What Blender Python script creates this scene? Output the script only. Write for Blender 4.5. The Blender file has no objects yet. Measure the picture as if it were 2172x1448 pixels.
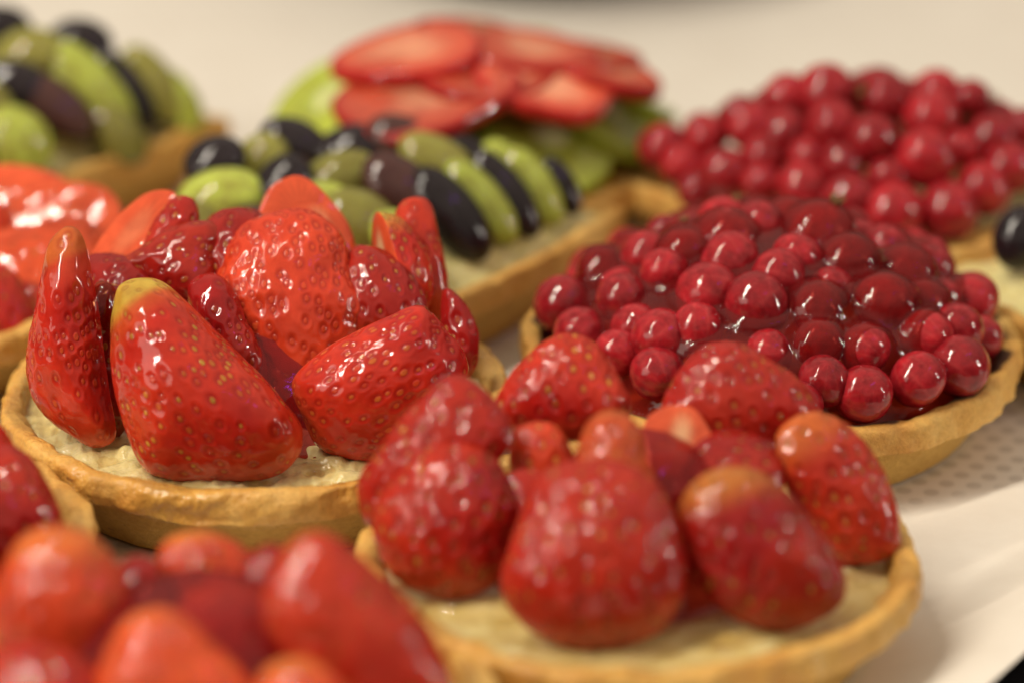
import bpy, math, random
import numpy as np
from mathutils import Vector

# ---------------------------------------------------------------- camera, light, exposure
SC = bpy.context.scene
S = 0.01                                  # everything below is written in centimetres
PITCH = math.radians(22.9)
FPX, CX, CY = 8800.0, 1086.0, 724.0       # focal length and centre of a 2172 x 1448 frame
CAM = np.array([0.0, -68.6, 30.6])
FWD = np.array([0.0, math.cos(PITCH), -math.sin(PITCH)])
UP = np.array([0.0, math.sin(PITCH), math.cos(PITCH)])
RT = np.array([1.0, 0.0, 0.0])

cam_data = bpy.data.cameras.new('camera')
cam_data.sensor_width = 23.6
cam_data.lens = 23.6 * FPX / 2172.0
cam_data.clip_start = 0.01
cam_data.clip_end = 50.0
cam_data.dof.use_dof = True
cam_data.dof.focus_distance = 0.705
cam_data.dof.aperture_fstop = 4.3
cam_data.dof.aperture_blades = 0
cam = bpy.data.objects.new('camera', cam_data)
SC.collection.objects.link(cam)
cam.location = [float(v) * S for v in CAM]
cam.rotation_euler = (math.pi / 2 - PITCH, 0, 0)
SC.camera = cam

world = bpy.data.worlds.new('World')
SC.world = world
world.use_nodes = True
wn = world.node_tree.nodes
wl = world.node_tree.links
bg = wn['Background']
bg.inputs['Strength'].default_value = 0.56
# a pale room: bright ceiling, duller walls and floor
tc = wn.new('ShaderNodeTexCoord')
sx = wn.new('ShaderNodeSeparateXYZ')
rp = wn.new('ShaderNodeValToRGB')
mr = wn.new('ShaderNodeMapRange')
mr.inputs['From Min'].default_value = -1.0
mr.inputs['From Max'].default_value = 1.0
wl.new(tc.outputs['Generated'], sx.inputs[0])
wl.new(sx.outputs['Z'], mr.inputs['Value'])
wl.new(mr.outputs[0], rp.inputs[0])
wl.new(rp.outputs[0], bg.inputs['Color'])
rp.color_ramp.elements[0].position = 0.50
rp.color_ramp.elements[0].color = (0.05, 0.036, 0.024, 1)
rp.color_ramp.elements[1].position = 0.85
rp.color_ramp.elements[1].color = (1.0, 0.86, 0.68, 1)


def area(name, loc, target, sx_, sy_, power, col, axis=None):
    d = bpy.data.lights.new(name, 'AREA')
    d.shape = 'RECTANGLE'
    d.size, d.size_y = sx_ * S, sy_ * S
    d.energy = power
    d.color = col
    o = bpy.data.objects.new(name, d)
    SC.collection.objects.link(o)
    o.location = [v * S for v in loc]
    z = (Vector(loc) - Vector(target)).normalized()
    x = Vector(axis if axis else (1, 0, 0))
    x = (x - z * x.dot(z)).normalized()
    y = z.cross(x)
    from mathutils import Matrix
    o.rotation_euler = Matrix((x, y, z)).transposed().to_euler()
    return o


area('tube_lamp', (-62, -30, 100), (0, 0, 0), 105, 2.5, 13.5, (1.0, 0.90, 0.76), (-80, -76, 0))
area('side_tube_lamp', (125, -20, 34), (0, 0, 0), 3.5, 44, 4.2, (1.0, 0.90, 0.78), (0.1, -0.9, 0.0))
area('window_panel_lamp', (-95, -60, 52), (0, 0, 0), 60, 46, 2.6, (1.0, 0.89, 0.76))
area('violet_lamp', (62, -38, 98), (0, 0, 0), 34, 1.3, 0.22, (0.42, 0.06, 1.0), (-0.8, -0.75, 0))

SC.view_settings.view_transform = 'Standard'
SC.view_settings.look = 'None'
SC.view_settings.exposure = 0.08
SC.view_settings.gamma = 1.0
SC.view_settings.use_curve_mapping = False
SC.cycles.use_denoising = True
SC.cycles.max_bounces = 8
SC.cycles.transparent_max_bounces = 12
SC.cycles.sample_clamp_indirect = 6.0
SC.cycles.caustics_reflective = False
SC.cycles.caustics_refractive = False


# ---------------------------------------------------------------- geometry helpers
def ray(px, py):
    d = FWD * FPX + RT * (px - CX) - UP * (py - CY)
    return d / np.linalg.norm(d)


def pt_z(px, py, z):
    d = ray(px, py)
    return CAM + d * ((z - CAM[2]) / d[2])


def pt_y(px, py, y):
    d = ray(px, py)
    return CAM + d * ((y - CAM[1]) / d[1])


def cm_per_px(p):
    return float(np.dot(np.asarray(p) - CAM, FWD)) / FPX


class Waves:
    """smooth random field, roughly -1..1"""
    def __init__(self, seed, freq, n=14, octaves=2):
        r = np.random.RandomState(seed)
        self.k, self.ph, self.a = [], [], []
        for o in range(octaves):
            k = r.normal(size=(n, 3))
            k /= np.linalg.norm(k, axis=1)[:, None]
            k *= freq * (2.1 ** o) * r.uniform(0.6, 1.4, size=(n, 1))
            self.k.append(k)
            self.ph.append(r.uniform(0, 6.28, n))
            self.a.append(np.full(n, 0.5 ** o))
        self.k = np.vstack(self.k)
        self.ph = np.concatenate(self.ph)
        self.a = np.concatenate(self.a)
        self.a /= math.sqrt((self.a ** 2).sum() / 2) * 1.6

    def __call__(self, P):
        P = np.asarray(P)
        return np.sin(P @ self.k.T + self.ph) @ self.a


def sstep(a, b, x):
    t = np.clip((x - a) / (b - a), 0, 1)
    return t * t * (3 - 2 * t)


def link_mesh(name, V, quads, tris, mat, parent=None, loc=None, cols=None, attrs=None, smooth=True, orient='out'):
    V = np.asarray(V, dtype=np.float64)
    if loc is None:
        loc = np.zeros(3)
    loc = np.asarray(loc, dtype=np.float64)
    me = bpy.data.meshes.new(name)
    nq = 0 if quads is None else len(quads)
    nt = 0 if tris is None else len(tris)
    if orient is not None:
        allt = []
        if nq:
            q_ = np.asarray(quads)
            allt += [q_[:, [0, 1, 2]], q_[:, [0, 2, 3]]]
        if nt:
            allt.append(np.asarray(tris))
        t_ = np.vstack(allt)
        Vc = V - V.mean(0)
        cr = np.cross(V[t_[:, 1]] - V[t_[:, 0]], V[t_[:, 2]] - V[t_[:, 0]])
        sgn = cr[:, 2].sum() if orient == 'up' else (cr * Vc[t_].mean(1)).sum()
        if sgn < 0:
            quads = None if not nq else np.asarray(quads)[:, ::-1]
            tris = None if not nt else np.asarray(tris)[:, ::-1]
    idx = []
    if nq:
        idx.append(np.asarray(quads).reshape(-1))
    if nt:
        idx.append(np.asarray(tris).reshape(-1))
    idx = np.concatenate(idx).astype(np.int32)
    starts = np.concatenate([np.arange(nq) * 4, nq * 4 + np.arange(nt) * 3]).astype(np.int32)
    me.vertices.add(len(V))
    me.vertices.foreach_set('co', ((V - loc) * S).astype(np.float32).reshape(-1))
    me.loops.add(len(idx))
    me.loops.foreach_set('vertex_index', idx)
    me.polygons.add(nq + nt)
    me.polygons.foreach_set('loop_start', starts)
    me.update(calc_edges=True)
    me.validate()
    if smooth:
        me.polygons.foreach_set('use_smooth', np.ones(len(me.polygons), dtype=bool))
    if cols is not None:
        ca = me.color_attributes.new('Col', 'FLOAT_COLOR', 'POINT')
        c4 = np.ones((len(V), 4), dtype=np.float32)
        c4[:, :3] = cols
        ca.data.foreach_set('color', c4.reshape(-1))
    for k, v in (attrs or {}).items():
        a = me.attributes.new(k, 'FLOAT', 'POINT')
        a.data.foreach_set('value', np.asarray(v, dtype=np.float32))
    me.materials.append(mat)
    o = bpy.data.objects.new(name, me)
    SC.collection.objects.link(o)
    if parent is not None:
        o.parent = parent
        o.location = [float(v) * S - pl for v, pl in zip(loc, world_loc(parent))]
    else:
        o.location = [float(v) * S for v in loc]
    return o


def world_loc(o):
    p = Vector((0, 0, 0))
    while o is not None:
        p = p + Vector(o.location)
        o = o.parent
    return p


def thing(name, loc, label, cat, group=None):
    o = bpy.data.objects.new(name, None)
    o.empty_display_size = 0.01
    SC.collection.objects.link(o)
    o.location = [float(v) * S for v in loc]
    o['label'] = label
    o['category'] = cat
    if group:
        o['group'] = group
    return o


def tag(o, label=None, cat=None, group=None, kind=None):
    if label:
        o['label'] = label
    if cat:
        o['category'] = cat
    if group:
        o['group'] = group
    if kind:
        o['kind'] = kind
    return o


def grid_quads(nu, nv, wrap):
    """rows u (nu), columns v (nv); wrap joins the last column to the first"""
    u = np.arange(nu - 1)[:, None]
    v = np.arange(nv if wrap else nv - 1)[None, :]
    v2 = (v + 1) % nv
    a = u * nv + v
    b = u * nv + v2
    c = (u + 1) * nv + v2
    d = (u + 1) * nv + v
    return np.stack([a, b, c, d], -1).reshape(-1, 4)


def cap(nu, nv, first_idx, last_idx):
    v = np.arange(nv)
    v2 = (v + 1) % nv
    t1 = np.stack([np.full(nv, first_idx), v2, v], -1)
    base = (nu - 1) * nv
    t2 = np.stack([np.full(nv, last_idx), base + v, base + v2], -1)
    return np.vstack([t1, t2])


def basis(alpha, lean=0.0, yaw=0.0, pitch=0.0):
    """columns: width, tip axis, skin normal; alpha is the direction the tip points seen from the front"""
    al, le = math.radians(alpha), math.radians(lean)
    a = math.cos(le) * (RT * math.cos(al) + UP * math.sin(al)) - math.sin(le) * FWD
    ya, pi_ = math.radians(yaw), math.radians(pitch)
    n = -FWD * math.cos(ya) * math.cos(pi_) + RT * math.sin(ya) * math.cos(pi_) + UP * math.sin(pi_)
    n = n - a * np.dot(a, n)
    n /= np.linalg.norm(n)
    x = np.cross(a, n)
    return np.stack([x, a, n], 1)


# ---------------------------------------------------------------- materials
def new_mat(name):
    m = bpy.data.materials.new(name)
    m.use_nodes = True
    nt = m.node_tree
    return m, nt.nodes, nt.links, nt.nodes['Principled BSDF']


def noise(N, L, size_cm, detail=3.0, rough=0.55, coord='Object', vec=None):
    t = N.new('ShaderNodeTexNoise')
    t.inputs['Scale'].default_value = 1.0 / (size_cm * S)
    t.inputs['Detail'].default_value = detail
    t.inputs['Roughness'].default_value = rough
    if vec is None:
        c = N.new('ShaderNodeTexCoord')
        L.new(c.outputs[coord], t.inputs['Vector'])
    else:
        L.new(vec, t.inputs['Vector'])
    return t


def bump(N, L, h, strength, dist_cm, prev=None):
    b = N.new('ShaderNodeBump')
    b.inputs['Strength'].default_value = strength
    b.inputs['Distance'].default_value = dist_cm * S
    L.new(h, b.inputs['Height'])
    if prev is not None:
        L.new(prev, b.inputs['Normal'])
    return b


def ramp(N, L, fac, stops):
    r = N.new('ShaderNodeValToRGB')
    el = r.color_ramp.elements
    el[0].position, el[0].color = stops[0][0], (*stops[0][1], 1)
    el[1].position, el[1].color = stops[1][0], (*stops[1][1], 1)
    for p, c in stops[2:]:
        e = el.new(p)
        e.color = (*c, 1)
    L.new(fac, r.inputs[0])
    return r


def mix(N, L, fac, a, b, mode='MIX'):
    m = N.new('ShaderNodeMix')
    m.data_type = 'RGBA'
    m.blend_type = mode
    for sock, v in ((m.inputs[0], fac), (m.inputs[6], a), (m.inputs[7], b)):
        if hasattr(v, 'links'):
            L.new(v, sock)
        elif isinstance(v, tuple):
            sock.default_value = (*v, 1)
        else:
            sock.default_value = v
    return m.outputs[2]


def math_node(N, L, op, a, b=None, c=None):
    m = N.new('ShaderNodeMath')
    m.operation = op
    for i, v in enumerate((a, b, c)):
        if v is None:
            continue
        if hasattr(v, 'links'):
            L.new(v, m.inputs[i])
        else:
            m.inputs[i].default_value = v
    return m.outputs[0]


def attr(N, name):
    a = N.new('ShaderNodeAttribute')
    a.attribute_name = name
    return a


def fruit_material(name, sss=0.35, sss_cm=0.25, radius=(1.0, 0.25, 0.12), coat_bump=0.35, bump_cm=0.35, rough=0.4,
                   coat_rough=0.04, base=None, mottle=0.25, spec=0.4, veins=False, vary=0.35):
    m, N, L, B = new_mat(name)
    n1 = noise(N, L, 0.5, 4.0, 0.6)
    if base is None:
        c = attr(N, 'Col').outputs['Color']
    else:
        rgb = N.new('ShaderNodeRGB')
        rgb.outputs[0].default_value = (*base, 1)
        c = rgb.outputs[0]
    if veins:
        tcv = N.new('ShaderNodeTexCoord')
        sxv = N.new('ShaderNodeSeparateXYZ')
        L.new(tcv.outputs['Object'], sxv.inputs[0])
        at = math_node(N, L, 'ARCTAN2', sxv.outputs['X'], sxv.outputs['Z'])
        sn = math_node(N, L, 'SINE', math_node(N, L, 'MULTIPLY', at, 11.0))
        sn = math_node(N, L, 'POWER', math_node(N, L, 'MULTIPLY_ADD', sn, 0.5, 0.5), 6.0)
        c = mix(N, L, math_node(N, L, 'MULTIPLY', sn, 0.08), c, (0.60, 0.12, 0.10))
    r = ramp(N, L, n1.outputs['Fac'], [(0.3, (1 - mottle,) * 3), (0.72, (1 + mottle * 0.4, 1 + mottle * 1.2, 1 + mottle))])
    col = mix(N, L, 1.0, c, r.outputs[0], 'MULTIPLY')
    oi = N.new('ShaderNodeObjectInfo')
    hv = N.new('ShaderNodeHueSaturation')
    L.new(col, hv.inputs['Color'])
    L.new(math_node(N, L, 'MULTIPLY_ADD', oi.outputs['Random'], vary, 1.0 - vary / 2), hv.inputs['Value'])
    L.new(hv.outputs[0], B.inputs['Base Color'])
    B.inputs['Roughness'].default_value = coat_rough
    B.inputs['Specular IOR Level'].default_value = 0.5
    B.inputs['IOR'].default_value = 1.45
    B.inputs['Subsurface Weight'].default_value = sss
    B.inputs['Subsurface Radius'].default_value = radius
    B.inputs['Subsurface Scale'].default_value = sss_cm * S
    n3 = noise(N, L, 0.07, 2.0, 0.5)
    b0 = bump(N, L, n3.outputs['Fac'], 0.12, 0.012)
    n2 = noise(N, L, bump_cm, 1.5, 0.5)
    b = bump(N, L, n2.outputs['Fac'], coat_bump, 0.12, b0.outputs[0])
    L.new(b.outputs[0], B.inputs['Normal'])
    return m


M_STRAW = fruit_material('glazed_strawberry', sss=0.20, sss_cm=0.18, coat_bump=0.50, bump_cm=0.55)
M_SLICE = fruit_material('cut_strawberry', sss=0.45, sss_cm=0.3, coat_bump=0.35, bump_cm=0.5)
M_CURR = fruit_material('glazed_redcurrant', sss=0.55, sss_cm=0.25, radius=(1, 0.12, 0.12), base=(0.37, 0.012, 0.019),
                        coat_bump=0.16, bump_cm=0.45, mottle=0.5, veins=True, vary=0.5)
M_BLACK = fruit_material('black_grape_skin', sss=0.0, base=(0.020, 0.011, 0.014), coat_bump=0.2, bump_cm=0.5, mottle=0.5)
M_PURPLE = fruit_material('purple_grape_skin', sss=0.1, base=(0.075, 0.024, 0.022), coat_bump=0.2, bump_cm=0.5, mottle=0.5)
M_GREEN = fruit_material('green_grape_skin', sss=0.5, sss_cm=0.4, radius=(0.8, 1.0, 0.2), base=(0.40, 0.36, 0.065),
                         coat_bump=0.2, bump_cm=0.5, mottle=0.5)
M_OLIVE = fruit_material('olive_grape_skin', sss=0.4, sss_cm=0.4, radius=(0.8, 1.0, 0.2), base=(0.24, 0.20, 0.045),
                         coat_bump=0.2, bump_cm=0.5)
M_KIWI = fruit_material('kiwi_flesh', sss=0.4, sss_cm=0.4, radius=(0.7, 1.0, 0.2), coat_bump=0.15, bump_cm=0.5)


def crust_material():
    m, N, L, B = new_mat('baked_shortcrust')
    rim = attr(N, 'rim').outputs['Fac']
    n1 = noise(N, L, 1.3, 5.0, 0.62)
    n2 = noise(N, L, 0.10, 4.0, 0.7)
    n3 = noise(N, L, 3.0, 2.0, 0.5)
    wall = ramp(N, L, n1.outputs['Fac'], [(0.30, (0.52, 0.285, 0.055)), (0.70, (0.68, 0.42, 0.105))]).outputs[0]
    top = ramp(N, L, n1.outputs['Fac'], [(0.28, (0.58, 0.27, 0.052)), (0.5, (0.72, 0.41, 0.095)), (0.74, (0.79, 0.53, 0.165))]).outputs[0]
    col = mix(N, L, rim, wall, top)
    g = ramp(N, L, n2.outputs['Fac'], [(0.30, (0.80, 0.76, 0.70)), (0.62, (1.04, 1.04, 1.04))]).outputs[0]
    col = mix(N, L, 0.8, col, g, 'MULTIPLY')
    # scorched specks
    n4 = noise(N, L, 0.42, 3.0, 0.6)
    sp = ramp(N, L, n4.outputs['Fac'], [(0.66, (0, 0, 0)), (0.74, (1, 1, 1))]).outputs[0]
    col = mix(N, L, math_node(N, L, 'MULTIPLY', sp, 0.55), col, (0.20, 0.07, 0.015))
    col = mix(N, L, attr(N, 'burn').outputs['Fac'], col, (0.055, 0.018, 0.012))
    L.new(col, B.inputs['Base Color'])
    gz = attr(N, 'glaze').outputs['Fac']
    n6 = noise(N, L, 0.5, 3.0, 0.6)
    patch = ramp(N, L, n6.outputs['Fac'], [(0.34, (0.2,) * 3), (0.50, (1, 1, 1))]).outputs[0]
    gz = math_node(N, L, 'MULTIPLY', gz, patch)
    ro = N.new('ShaderNodeMapRange')
    ro.inputs['To Min'].default_value = 0.75
    ro.inputs['To Max'].default_value = 0.05
    L.new(gz, ro.inputs['Value'])
    L.new(ro.outputs[0], B.inputs['Roughness'])
    B.inputs['Specular IOR Level'].default_value = 0.5
    B.inputs['Subsurface Weight'].default_value = 0.12
    B.inputs['Subsurface Radius'].default_value = (1.0, 0.6, 0.25)
    B.inputs['Subsurface Scale'].default_value = 0.12 * S
    b1 = bump(N, L, n2.outputs['Fac'], 0.85, 0.07)
    n5 = noise(N, L, 0.03, 2.0, 0.6)
    b2 = bump(N, L, n5.outputs['Fac'], 0.4, 0.015, b1.outputs[0])
    n7 = noise(N, L, 0.22, 2.5, 0.6)
    b3 = bump(N, L, n7.outputs['Fac'], 0.9, 0.11)
    nm = N.new('ShaderNodeMix')
    nm.data_type = 'VECTOR'
    L.new(gz, nm.inputs[0])
    L.new(b2.outputs[0], nm.inputs[4])
    L.new(b3.outputs[0], nm.inputs[5])
    L.new(nm.outputs[1], B.inputs['Normal'])
    return m


M_CRUST = crust_material()


def custard_material(name, c1, c2, stain=0.15):
    m, N, L, B = new_mat(name)
    n1 = noise(N, L, 0.6, 4.0, 0.6)
    col = ramp(N, L, n1.outputs['Fac'], [(0.3, c1), (0.7, c2)]).outputs[0]
    n9 = noise(N, L, 1.1, 4.0, 0.65)
    st = ramp(N, L, n9.outputs['Fac'], [(0.55, (0, 0, 0)), (0.70, (1, 1, 1))]).outputs[0]
    col = mix(N, L, math_node(N, L, 'MULTIPLY', st, stain), col, (0.20, 0.07, 0.03))
    L.new(col, B.inputs['Base Color'])
    B.inputs['Roughness'].default_value = 0.16
    B.inputs['Subsurface Weight'].default_value = 0.3
    B.inputs['Subsurface Radius'].default_value = (1.0, 0.8, 0.4)
    B.inputs['Subsurface Scale'].default_value = 0.15 * S
    n2 = noise(N, L, 0.16, 3.0, 0.6)
    b = bump(N, L, n2.outputs['Fac'], 0.6, 0.07)
    L.new(b.outputs[0], B.inputs['Normal'])
    return m


M_CUST = custard_material('custard_cream', (0.60, 0.49, 0.19), (0.76, 0.67, 0.35), 0.35)
M_CUSTY = custard_material('yellow_custard', (0.74, 0.65, 0.25), (0.82, 0.74, 0.38), 0.0)
M_CUSTO = custard_material('orange_custard', (0.72, 0.36, 0.03), (0.78, 0.46, 0.06))


def jelly_material(name, tint, gloss=1.0, body=None, bodyfac=0.0):
    """clear sugar glaze: tinted, see-through, with a mirror-like wet skin"""
    m = bpy.data.materials.new(name)
    m.use_nodes = True
    N, L = m.node_tree.nodes, m.node_tree.links
    N.remove(N['Principled BSDF'])
    out = N['Material Output']
    tr = N.new('ShaderNodeBsdfTransparent')
    tr.inputs[0].default_value = (*tint, 1)
    gl = N.new('ShaderNodeBsdfGlossy')
    gl.inputs['Roughness'].default_value = 0.04
    fr = N.new('ShaderNodeFresnel')
    fr.inputs['IOR'].default_value = 1.42
    n = noise(N, L, 0.5, 2.0, 0.5)
    b = bump(N, L, n.outputs['Fac'], 0.35, 0.12)
    L.new(b.outputs[0], gl.inputs['Normal'])
    L.new(b.outputs[0], fr.inputs['Normal'])
    base = tr.outputs[0]
    if body is not None:
        df = N.new('ShaderNodeBsdfDiffuse')
        df.inputs[0].default_value = (*body, 1)
        mx0 = N.new('ShaderNodeMixShader')
        mx0.inputs[0].default_value = bodyfac
        L.new(base, mx0.inputs[1])
        L.new(df.outputs[0], mx0.inputs[2])
        base = mx0.outputs[0]
    mx = N.new('ShaderNodeMixShader')
    ge = N.new('ShaderNodeNewGeometry')
    front = math_node(N, L, 'SUBTRACT', 1.0, ge.outputs['Backfacing'])
    L.new(math_node(N, L, 'MULTIPLY', fr.outputs[0], front), mx.inputs[0])
    L.new(base, mx.inputs[1])
    L.new(gl.outputs[0], mx.inputs[2])
    L.new(mx.outputs[0], out.inputs['Surface'])
    return m


M_JELLY = jelly_material('red_glaze_jelly', (0.74, 0.26, 0.23), body=(0.30, 0.018, 0.020), bodyfac=0.25)
M_CLEAR = jelly_material('clear_apricot_glaze', (0.97, 0.93, 0.85))
M_AMBER = jelly_material('amber_glaze_jelly', (0.84, 0.50, 0.34))


def simple(name, col, rough=0.5, metal=0.0, coat=0.0, n_cm=None, amp=0.2):
    m, N, L, B = new_mat(name)
    if n_cm:
        n = noise(N, L, n_cm, 4.0, 0.6)
        c = ramp(N, L, n.outputs['Fac'], [(0.3, tuple(v * (1 - amp) for v in col)), (0.7, tuple(v * (1 + amp) for v in col))])
        L.new(c.outputs[0], B.inputs['Base Color'])
        b = bump(N, L, n.outputs['Fac'], 0.3, 0.05)
        L.new(b.outputs[0], B.inputs['Normal'])
    else:
        B.inputs['Base Color'].default_value = (*col, 1)
    B.inputs['Roughness'].default_value = rough
    B.inputs['Metallic'].default_value = metal
    B.inputs['Coat Weight'].default_value = coat
    return m


M_CALYX = simple('dry_calyx', (0.20, 0.11, 0.035), 0.7, n_cm=0.05, amp=0.5)
M_COUNTER = simple('dark_counter', (0.020, 0.019, 0.022), 0.35, n_cm=3.0, amp=0.3)
M_TRAY = simple('dark_tray_metal', (0.035, 0.033, 0.034), 0.40, 0.6, n_cm=1.0, amp=0.3)
M_DISH = simple('brown_dish_glaze', (0.060, 0.045, 0.030), 0.4, coat=0.4, n_cm=2.0)

# ---------------------------------------------------------------- the setting: counter, tray, paper
p_a = pt_z(2080, 1448, 0.0)
p_b = pt_z(2172, 1368, 0.0)
EDGE = (p_b - p_a) / np.linalg.norm(p_b - p_a)          # along the right edge of the sheet
OUTW = np.array([EDGE[1], -EDGE[0], 0.0])               # across it, away from the tarts


def paper_material():
    m, N, L, B = new_mat('baking_parchment')
    geo = N.new('ShaderNodeNewGeometry')
    vr = N.new('ShaderNodeVectorRotate')
    vr.rotation_type = 'Z_AXIS'
    vr.inputs['Angle'].default_value = math.radians(9)
    L.new(geo.outputs['Position'], vr.inputs['Vector'])
    P = 0.48 * S
    lens = []
    for off in ((0.0, 0.0), (0.5, 0.5)):
        mp = N.new('ShaderNodeVectorMath'); mp.operation = 'MULTIPLY_ADD'
        mp.inputs[1].default_value = (1 / P, 1 / (P * 1.732), 0)
        mp.inputs[2].default_value = (off[0], off[1], 0)
        L.new(vr.outputs[0], mp.inputs[0])
        fr = N.new('ShaderNodeVectorMath'); fr.operation = 'FRACTION'
        L.new(mp.outputs[0], fr.inputs[0])
        sb = N.new('ShaderNodeVectorMath'); sb.operation = 'SUBTRACT'
        sb.inputs[1].default_value = (0.5, 0.5, 0)
        L.new(fr.outputs[0], sb.inputs[0])
        ml = N.new('ShaderNodeVectorMath'); ml.operation = 'MULTIPLY'
        ml.inputs[1].default_value = (1, 1.732, 0)
        L.new(sb.outputs[0], ml.inputs[0])
        ln = N.new('ShaderNodeVectorMath'); ln.operation = 'LENGTH'
        L.new(ml.outputs[0], ln.inputs[0])
        lens.append(ln.outputs['Value'])
    d = math_node(N, L, 'MINIMUM', lens[0], lens[1])
    dots = N.new('ShaderNodeMapRange')
    dots.interpolation_type = 'SMOOTHSTEP'
    dots.inputs['From Min'].default_value = 0.22
    dots.inputs['From Max'].default_value = 0.36
    dots.inputs['To Min'].default_value = 1.0
    dots.inputs['To Max'].default_value = 0.0
    L.new(d, dots.inputs['Value'])
    # the sheet only touches the perforated tray on the far side of this line
    q0, q1 = pt_z(1880, 1085, 0), pt_z(2172, 1025, 0)
    t = (q1 - q0) / np.linalg.norm(q1 - q0)
    nrm = np.array([-t[1], t[0], 0.0])
    dp = N.new('ShaderNodeVectorMath'); dp.operation = 'DOT_PRODUCT'
    L.new(geo.outputs['Position'], dp.inputs[0])
    dp.inputs[1].default_value = tuple(float(v) for v in nrm)
    nz = noise(N, L, 2.5, 3.0, 0.6, vec=geo.outputs['Position'])
    dd = math_node(N, L, 'ADD', dp.outputs['Value'], math_node(N, L, 'MULTIPLY', nz.outputs['Fac'], 0.5 * S))
    touch = N.new('ShaderNodeMapRange')
    touch.interpolation_type = 'SMOOTHSTEP'
    k = float(np.dot(q0, nrm)) * S
    touch.inputs['From Min'].default_value = k + 0.0 * S
    touch.inputs['From Max'].default_value = k + 0.75 * S
    L.new(dd, touch.inputs['Value'])
    far = N.new('ShaderNodeMapRange')
    far.inputs['From Min'].default_value = k + 2.5 * S
    far.inputs['From Max'].default_value = k + 9.0 * S
    far.inputs['To Min'].default_value = 1.0
    far.inputs['To Max'].default_value = 0.35
    L.new(dd, far.inputs['Value'])
    f = math_node(N, L, 'MULTIPLY', dots.outputs[0], touch.outputs[0])
    f = math_node(N, L, 'MULTIPLY', f, far.outputs[0])
    n1 = noise(N, L, 1.4, 5.0, 0.6)
    base = ramp(N, L, n1.outputs['Fac'], [(0.3, (0.76, 0.71, 0.62)), (0.7, (0.82, 0.78, 0.69))]).outputs[0]
    # where the sheet lies against the metal it looks greyer
    c0 = mix(N, L, math_node(N, L, 'MULTIPLY', touch.outputs[0], 0.30), base, (0.56, 0.52, 0.47))
    col = mix(N, L, math_node(N, L, 'MULTIPLY', f, 0.40), c0, (0.30, 0.26, 0.21))
    L.new(col, B.inputs['Base Color'])
    B.inputs['Roughness'].default_value = 0.6
    B.inputs['Specular IOR Level'].default_value = 0.3
    n2 = noise(N, L, 0.05, 3.0, 0.6)
    b = bump(N, L, n2.outputs['Fac'], 0.25, 0.02)
    L.new(b.outputs[0], B.inputs['Normal'])
    return m


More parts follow.
